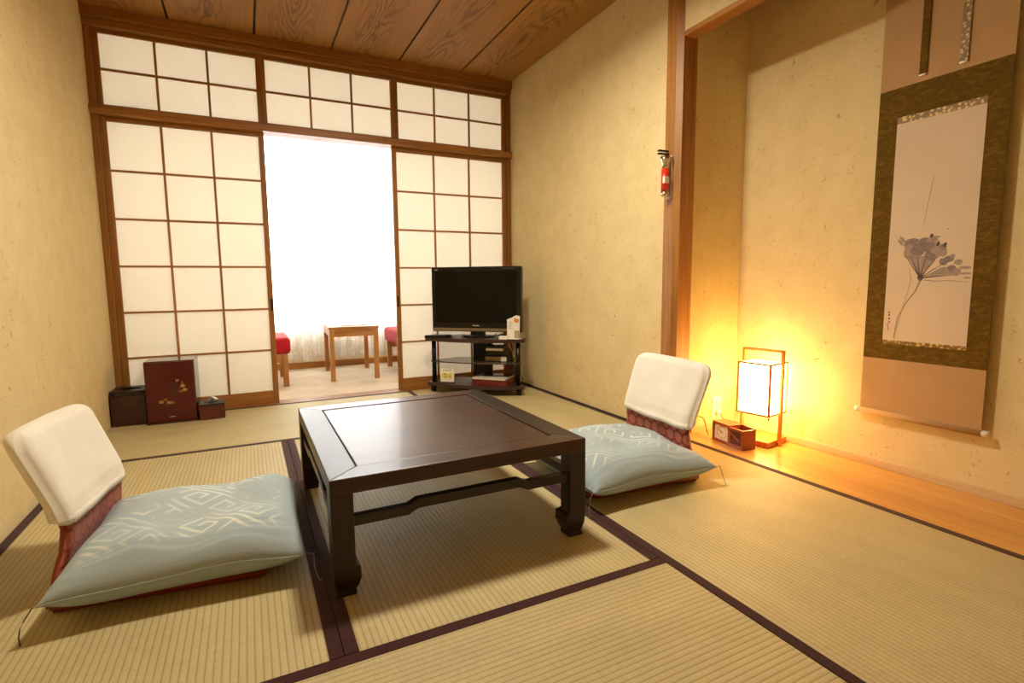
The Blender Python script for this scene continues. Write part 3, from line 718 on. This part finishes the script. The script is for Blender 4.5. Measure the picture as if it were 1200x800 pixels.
vs, fs, _ = grid_mesh(lambda u, v: ((-.026 + .034 * v + .026 * u + .004 * math.sin(v * 7), .004 - .006 * math.sin(u * 5) - .026 * v, .091 + .040 * math.sin(v * 2.4 + .2) * (1 - .25 * u)), 0), 10, 10)
o = pydata('tissue', vs, fs, 'tissue', t); md = o.modifiers.new('s', 'SOLIDIFY'); md.thickness = .0012

# ================================================================== alcove
t = thing('andon_lamp', 'glowing paper floor lantern with orange wood frame in the alcove', 'lamp', (2.953, -2.113, 0), R(10))
B('base', 'andon_wood', t, -.088, .088, -.088, .088, 0, .028, bev=.003)
h0, h1, hw = .148, .40, .0785
for sx in (-1, 1):
    for sy in (-1, 1): B('corner_post', 'andon_wood', t, sx * hw - .0045, sx * hw + .0045, sy * hw - .0045, sy * hw + .0045, h0, h1)
for z in (h0, h1 - .008):
    for s in (-1, 1):
        B('frame_rail', 'andon_wood', t, -hw + .0045, hw - .0045, s * hw - .004, s * hw + .004, z, z + .008)
        B('frame_rail', 'andon_wood', t, s * hw - .004, s * hw + .004, -hw + .0045, hw - .0045, z, z + .008)
for s in (-1, 1):
    B('paper_pane', 'lamp_paper', t, -hw + .0045, hw - .0045, s * (hw - .002) - .0006, s * (hw - .002) + .0006, h0 + .008, h1 - .008)
    B('paper_pane', 'lamp_paper', t, s * (hw - .002) - .0006, s * (hw - .002) + .0006, -hw + .0045, hw - .0045, h0 + .008, h1 - .008)
B('top_paper', 'lamp_paper', t, -hw + .0045, hw - .0045, -hw + .0045, hw - .0045, h1 - .007, h1 - .005)
for s in (-1, 1): B('handle_post', 'andon_wood', t, -.011, .011, s * .0955 - .006, s * .0955 + .006, .004, .462, bev=.0015)
B('handle_bar', 'andon_wood', t, -.011, .011, -.0895, .0895, .450, .462, bev=.0015)
cd = T('pull_cord', 'white_plastic', t, [(.0, -.04, h0), (.0, -.04, h0 - .02)], .001, 6); T('pull_knob', 'black', cd, [(0, -.04, h0 - .02), (0, -.04, h0 - .037)], .0035, 8)
t = thing('desk_clock', 'reddish wooden desk clock with square dial and pen holder', 'clock', (2.803, -2.082, 0), R(-98))
# local x runs along the front (towards the camera), local -y is the front facing the room
L_, D_, H_ = .103, .04, .098
def ck(n, m, *a, **k): return B(n, m, t, *a, **k)
ck('back_panel', 'redwood', -L_, L_ - .002, D_ - .008, D_, 0, H_, bev=.001)
ck('frame_top', 'redwood', -L_, .012, -D_, D_ - .008, H_ - .011, H_, bev=.001); ck('frame_bottom', 'redwood', -L_, L_, -D_, D_ - .008, 0, .012, bev=.001)
ck('frame_side', 'redwood', -L_, -L_ + .009, -D_, D_ - .008, .012, H_ - .011); ck('frame_side', 'redwood', .006, .016, -D_, D_ - .008, .012, H_ - .011)
dial = ck('dial', 'clock_face', -L_ + .009, .006, -D_ + .008, -D_ + .012, .012, H_ - .011)
cx, cz = (-L_ + .015) / 2, .05
for k in range(12):
    a = 2 * math.pi * k / 12; x, z = cx + .034 * math.sin(a), cz + .028 * math.cos(a)
    text(str(k or 12), .012, 'print_dark', dial, (x, -D_ + .0075, z), (R(90), 0, 0), 'numeral')
def hand(a, L, w):
    a = R(a); dx, dz = math.sin(a), math.cos(a); px, pz = dz * w, -dx * w
    P('clock_hand', 'black', dial, [(cx + px, cz + pz), (cx + dx * L, cz + dz * L), (cx - px, cz - pz), (cx - dx * .006, cz - dz * .006)], -D_ + .0055, -D_ + .0068, 1)
hand(-62, .018, .0022); hand(-55, .026, .0016)
ck('pen_holder_side', 'redwood', .016, L_, -D_, -D_ + .008, .012, H_ - .004); ck('pen_holder_side', 'redwood', L_ - .007, L_, -D_ + .008, D_ - .008, .012, H_ - .004)
ck('pen_holder_floor', 'hole', .016, L_ - .007, -D_ + .008, D_ - .008, .012, .02)
ck('carved_panel', 'carved', .024, L_ - .01, -D_ - .0012, -D_, .018, H_ - .016)
for k in range(4):
    tp = [(.03 + .055 * f, -D_ - .0015, .03 + .012 * k + .02 * math.sin(f * 2.6 + k)) for f in [i / 8 for i in range(9)]]
    T('carved_line', 'redwood', t, tp, .0012, 5)
t = thing('wall_outlet', 'white wall outlet plate low on the alcove side wall', 'outlet', (2.945, TY0, .115))
B('plate', 'white_plastic', t, -.035, .035, -.006, 0, -.06, .06, bev=.003)
for z in (-.02, .022): B('socket', 'pages', t, -.014, .014, -.008, -.006, z - .012, z + .012)
B('plug', 'white_plastic', t, -.012, .012, -.028, -.008, -.034, -.012, bev=.003)
pts = [(2.945, -1.873, .09), (2.94, -1.90, .06), (2.925, -1.92, .01), (2.90, -1.945, .005), (2.91, -1.965, .0045), (2.93, -1.985, .0045), (2.94, -2.012, .006)]
tag(T('lamp_cord', 'straw', None, pts, .0025, 6), 'dark cord running from the wall outlet to the lantern', 'cord')
pts = [(2.80, -1.93, .006), (2.785, -1.93, .04), (2.775, -1.925, .085), (2.765, -1.92, .10), (2.75, -1.90, .105), (2.735, -1.885, .10), (2.735, -1.873, .04), (2.74, -1.87, .006)]
tag(T('cord', 'redwood', None, pts, .0025, 6), 'brown cord looping up beside the desk clock', 'cord')

# hanging scroll: local frame y along the wall, z up, facing -x
SX = 3.052
t = thing('hanging_scroll', 'hanging scroll with ink flower painting on the alcove back wall', 'scroll', (SX, 0, 0))
y0, y1 = -2.937, -2.519
def sc(n, m, ya, yb, za, zb, d0=0., d1=.0022, par=None): return B(n, m, par or t, d0, d1, ya, yb, za, zb)
sc('upper_silk', 'scroll_upper', y0, y1, 1.532, 2.14)
sc('brocade_mount', 'scroll_brocade', y0, y1, .466, 1.532, -.0004, .0022)
pa = sc('painting', 'scroll_paper', -2.873, -2.59, .532, 1.412, -.0012, 0)
sc('gold_band', 'gold_band', -2.873, -2.59, 1.393, 1.418, -.0016, -.0012); sc('gold_band', 'gold_band', -2.873, -2.59, .530, .545, -.0016, -.0012)
sc('lower_silk', 'scroll_upper', y0, y1, .245, .466)
rd = T('roller', 'scroll_upper', t, [(.004, y0 - .001, .238), (.004, y1 + .001, .238)], .0125, 16)
for a, b in ((y0, y0 - .02), (y1, y1 + .02)): T('roller_knob', 'white_plastic', t, [(.004, a, .238), (.004, b, .238)], .0115, 16, [.010, .012])
T('top_rod', 'dark_y', t, [(.002, y0 - .004, 2.145), (.002, y1 + .004, 2.145)], .009, 10)
for yy in (-2.795, -2.668):
    s_ = B('hanging_strip', 'gold_band' if yy < -2.7 else 'scroll_brocade', t, -.006, -.0035, yy - .0125, yy + .0125, 1.556, 2.13)
    T('strip_tassel', 'tissue', s_, [(-.005, yy - .011, 1.554), (-.005, yy + .011, 1.554)], .0035, 6)
hs = T('hanging_cord', 'straw', t, [(.004, y0 + .1, 2.15), (.01, (y0 + y1) / 2, 2.24), (.004, y1 - .1, 2.15)], .002, 6)
tag(T('scroll_hook', 'chrome', None, [(TX, (y0 + y1) / 2, 2.243), (SX + .008, (y0 + y1) / 2, 2.243), (SX + .006, (y0 + y1) / 2, 2.252)], .003, 6), 'small metal hook holding the hanging scroll cord', 'hook')
# painting strokes; photo pixel -> painting position
f_ = 615.32; Rm = cam.rotation_euler.to_matrix()
def onscroll(u, v):
    d = Rm @ Vector(((u - 600) / f_, -(v - 400) / f_, -1)); k = (SX - cam.location.x) / d.x
    q = cam.location + d * k; return q.y, q.z
lay = [0]
def blob(u, v, ru, rv, mat, rot=0):
    y, z = onscroll(u, v); k = .0033; lay[0] += 1
    pts = []
    for i in range(12):
        a = 2 * math.pi * i / 12; r = 1 + .28 * noise.noise(Vector((math.cos(a) * 1.5 + u, math.sin(a) * 1.5 + v, 0)))
        dx, dy = 1.35 * ru * r * math.cos(a), 1.35 * rv * r * math.sin(a)
        pts.append((y - (dx * math.cos(rot) - dy * math.sin(rot)) * k * .83, z - (dx * math.sin(rot) + dy * math.cos(rot)) * k))
    dd = .0013 + .000012 * lay[0]
    P('ink_wash', mat, pa, pts, -dd, -.0012, 0)
def stroke(px, w, mat='ink_dark'):
    q = [onscroll(*p) for p in px]; lay[0] += 1; L, Rr = [], []
    for i, (y, z) in enumerate(q):
        a, b = q[max(0, i - 1)], q[min(len(q) - 1, i + 1)]; dy, dz = b[0] - a[0], b[1] - a[1]; l = math.hypot(dy, dz) or 1
        ww = (w[0] + (w[1] - w[0]) * i / (len(q) - 1)) / 2; L.append((y - dz / l * ww, z + dy / l * ww)); Rr.append((y + dz / l * ww, z - dy / l * ww))
    P('ink_stroke', mat, pa, L + Rr[::-1], -(.0013 + .000012 * lay[0]), -.0012, 0)
X = lambda u: 1040 + u / 8.89
Y = lambda v: 260 + v / 8.89
for pl in ([(190, 330), (345, 580), (270, 380)], [(250, 380), (345, 580), (500, 400), (400, 350)], [(560, 470), (365, 580), (720, 540), (660, 470)]):
    lay[0] += 1; P('ink_wash', 'ink_light', pa, [onscroll(X(a), Y(b)) for a, b in pl], -(.0013 + .000012 * lay[0]), -.0012, 0)
for u, v, a, b, m in ((215, 225, 40, 34, 0), (270, 250, 75, 60, 1), (235, 310, 55, 60, 0), (320, 300, 60, 50, 1), (385, 215, 55, 45, 1), (470, 215, 65, 42, 0), (430, 260, 50, 40, 1), (470, 335, 60, 50, 1), (555, 300, 55, 50, 0),
        (590, 255, 25, 25, 1), (500, 290, 40, 30, 0), (510, 155, 38, 10, 0), (585, 415, 36, 28, 1), (640, 385, 38, 26, 1), (680, 355, 22, 16, 0), (670, 480, 32, 24, 1), (720, 515, 36, 30, 0), (740, 420, 36, 22, 0), (810, 475, 44, 12, 0), (815, 535, 42, 8, 0), (830, 580, 26, 8, 0), (290, 375, 60, 24, 0)):
    blob(X(u), Y(v), a / 8.89 * .5 * 1.9, b / 8.89 * .5 * 1.9, 'ink_mid' if m else 'ink_light')
for u, v in ((140, 215), (160, 185)): blob(X(u), Y(v), 4, 1.4, 'ink_light', .8)
for u, v in ((462, 143), (530, 230), (602, 236)): blob(X(u), Y(v), 1.3, 2.0, 'ink_dark', .6)
for a in ((190, 350), (245, 360), (315, 350), (400, 380), (500, 390), (590, 430), (740, 550)): stroke([(X(a[0]), Y(a[1])), (X((a[0] + 345) / 2 - 6), Y((a[1] + 580) / 2)), (X(345), Y(585))], (.0014, .004))
stroke([(X(385), Y(605)), (X(500), Y(617)), (X(640), Y(608)), (X(840), Y(628))], (.003, .0014), 'ink_mid')
blob(X(345), Y(578), 2.6, 2.6, 'ink_dark')
stroke([(X(345), Y(590)), (X(325), Y(650)), (X(285), Y(730)), (X(225), Y(800)), (1061, 356), (1052, 372), (1047, 396)], (.004, .0022), 'ink_mid')
stroke([(1069, 322), (1064, 342), (1056, 366), (1048, 397)], (.0012, .0008), 'ink_light')
stroke([(1066, 313), (1067, 328)], (.001, .0008), 'ink_light')
stroke([(1095, 206), (1089, 232), (1083, 262)], (.0018, .001), 'ink_red')
for v, w_ in ((366, .9), (369, .9), (373, .8), (377, .7)): blob(1042.2, v, w_, .8, 'ink_dark')
stroke([(1040, 378), (1041, 387)], (.004, .004), 'ink_red'); blob(1111, 268, .6, .6, 'ink_mid')

# flashlight on the post
t = thing('wall_flashlight', 'red and chrome flashlight clipped to a white holder on the alcove post', 'flashlight', (2.621, -1.797, 1.30))
B('wall_holder', 'white_plastic', t, -.008, 0, -.022, .014, -.105, .10, bev=.002)
def lathe(name, mat, parent, ax, ay, zr, n=20):
    bm = bmesh.new(); tube(bm, [(ax, ay, z) for z, r in zr], 0, n, [r for z, r in zr]); return obj(name, bm, mat, parent, True)
fx, fy = -.030, -.004
lathe('barrel', 'red_plastic', t, fx, fy, [(-.07, .0195), (.035, .0195)])
lathe('tail_cap', 'chrome', t, fx, fy, [(-.098, .012), (-.094, .019), (-.07, .0205)])
lathe('head', 'chrome', t, fx, fy, [(.035, .018), (.055, .018), (.078, .027), (.092, .027)])
lathe('lens', 'glass_dark', t, fx, fy, [(.092, .024), (.094, .024)])
for s in (-1, 1): B('reflective_mark', 'white_plastic', t, fx - .021 if s < 0 else fx - .012, fx - .010 if s < 0 else fx + .006, fy - .021 if s < 0 else fy - .0215, fy - .006 if s < 0 else fy - .018, -.035, -.003)
for z in (.106, .120): B('holder_clip', 'black', t, -.062, -.004, .004, .02, z, z + .007)
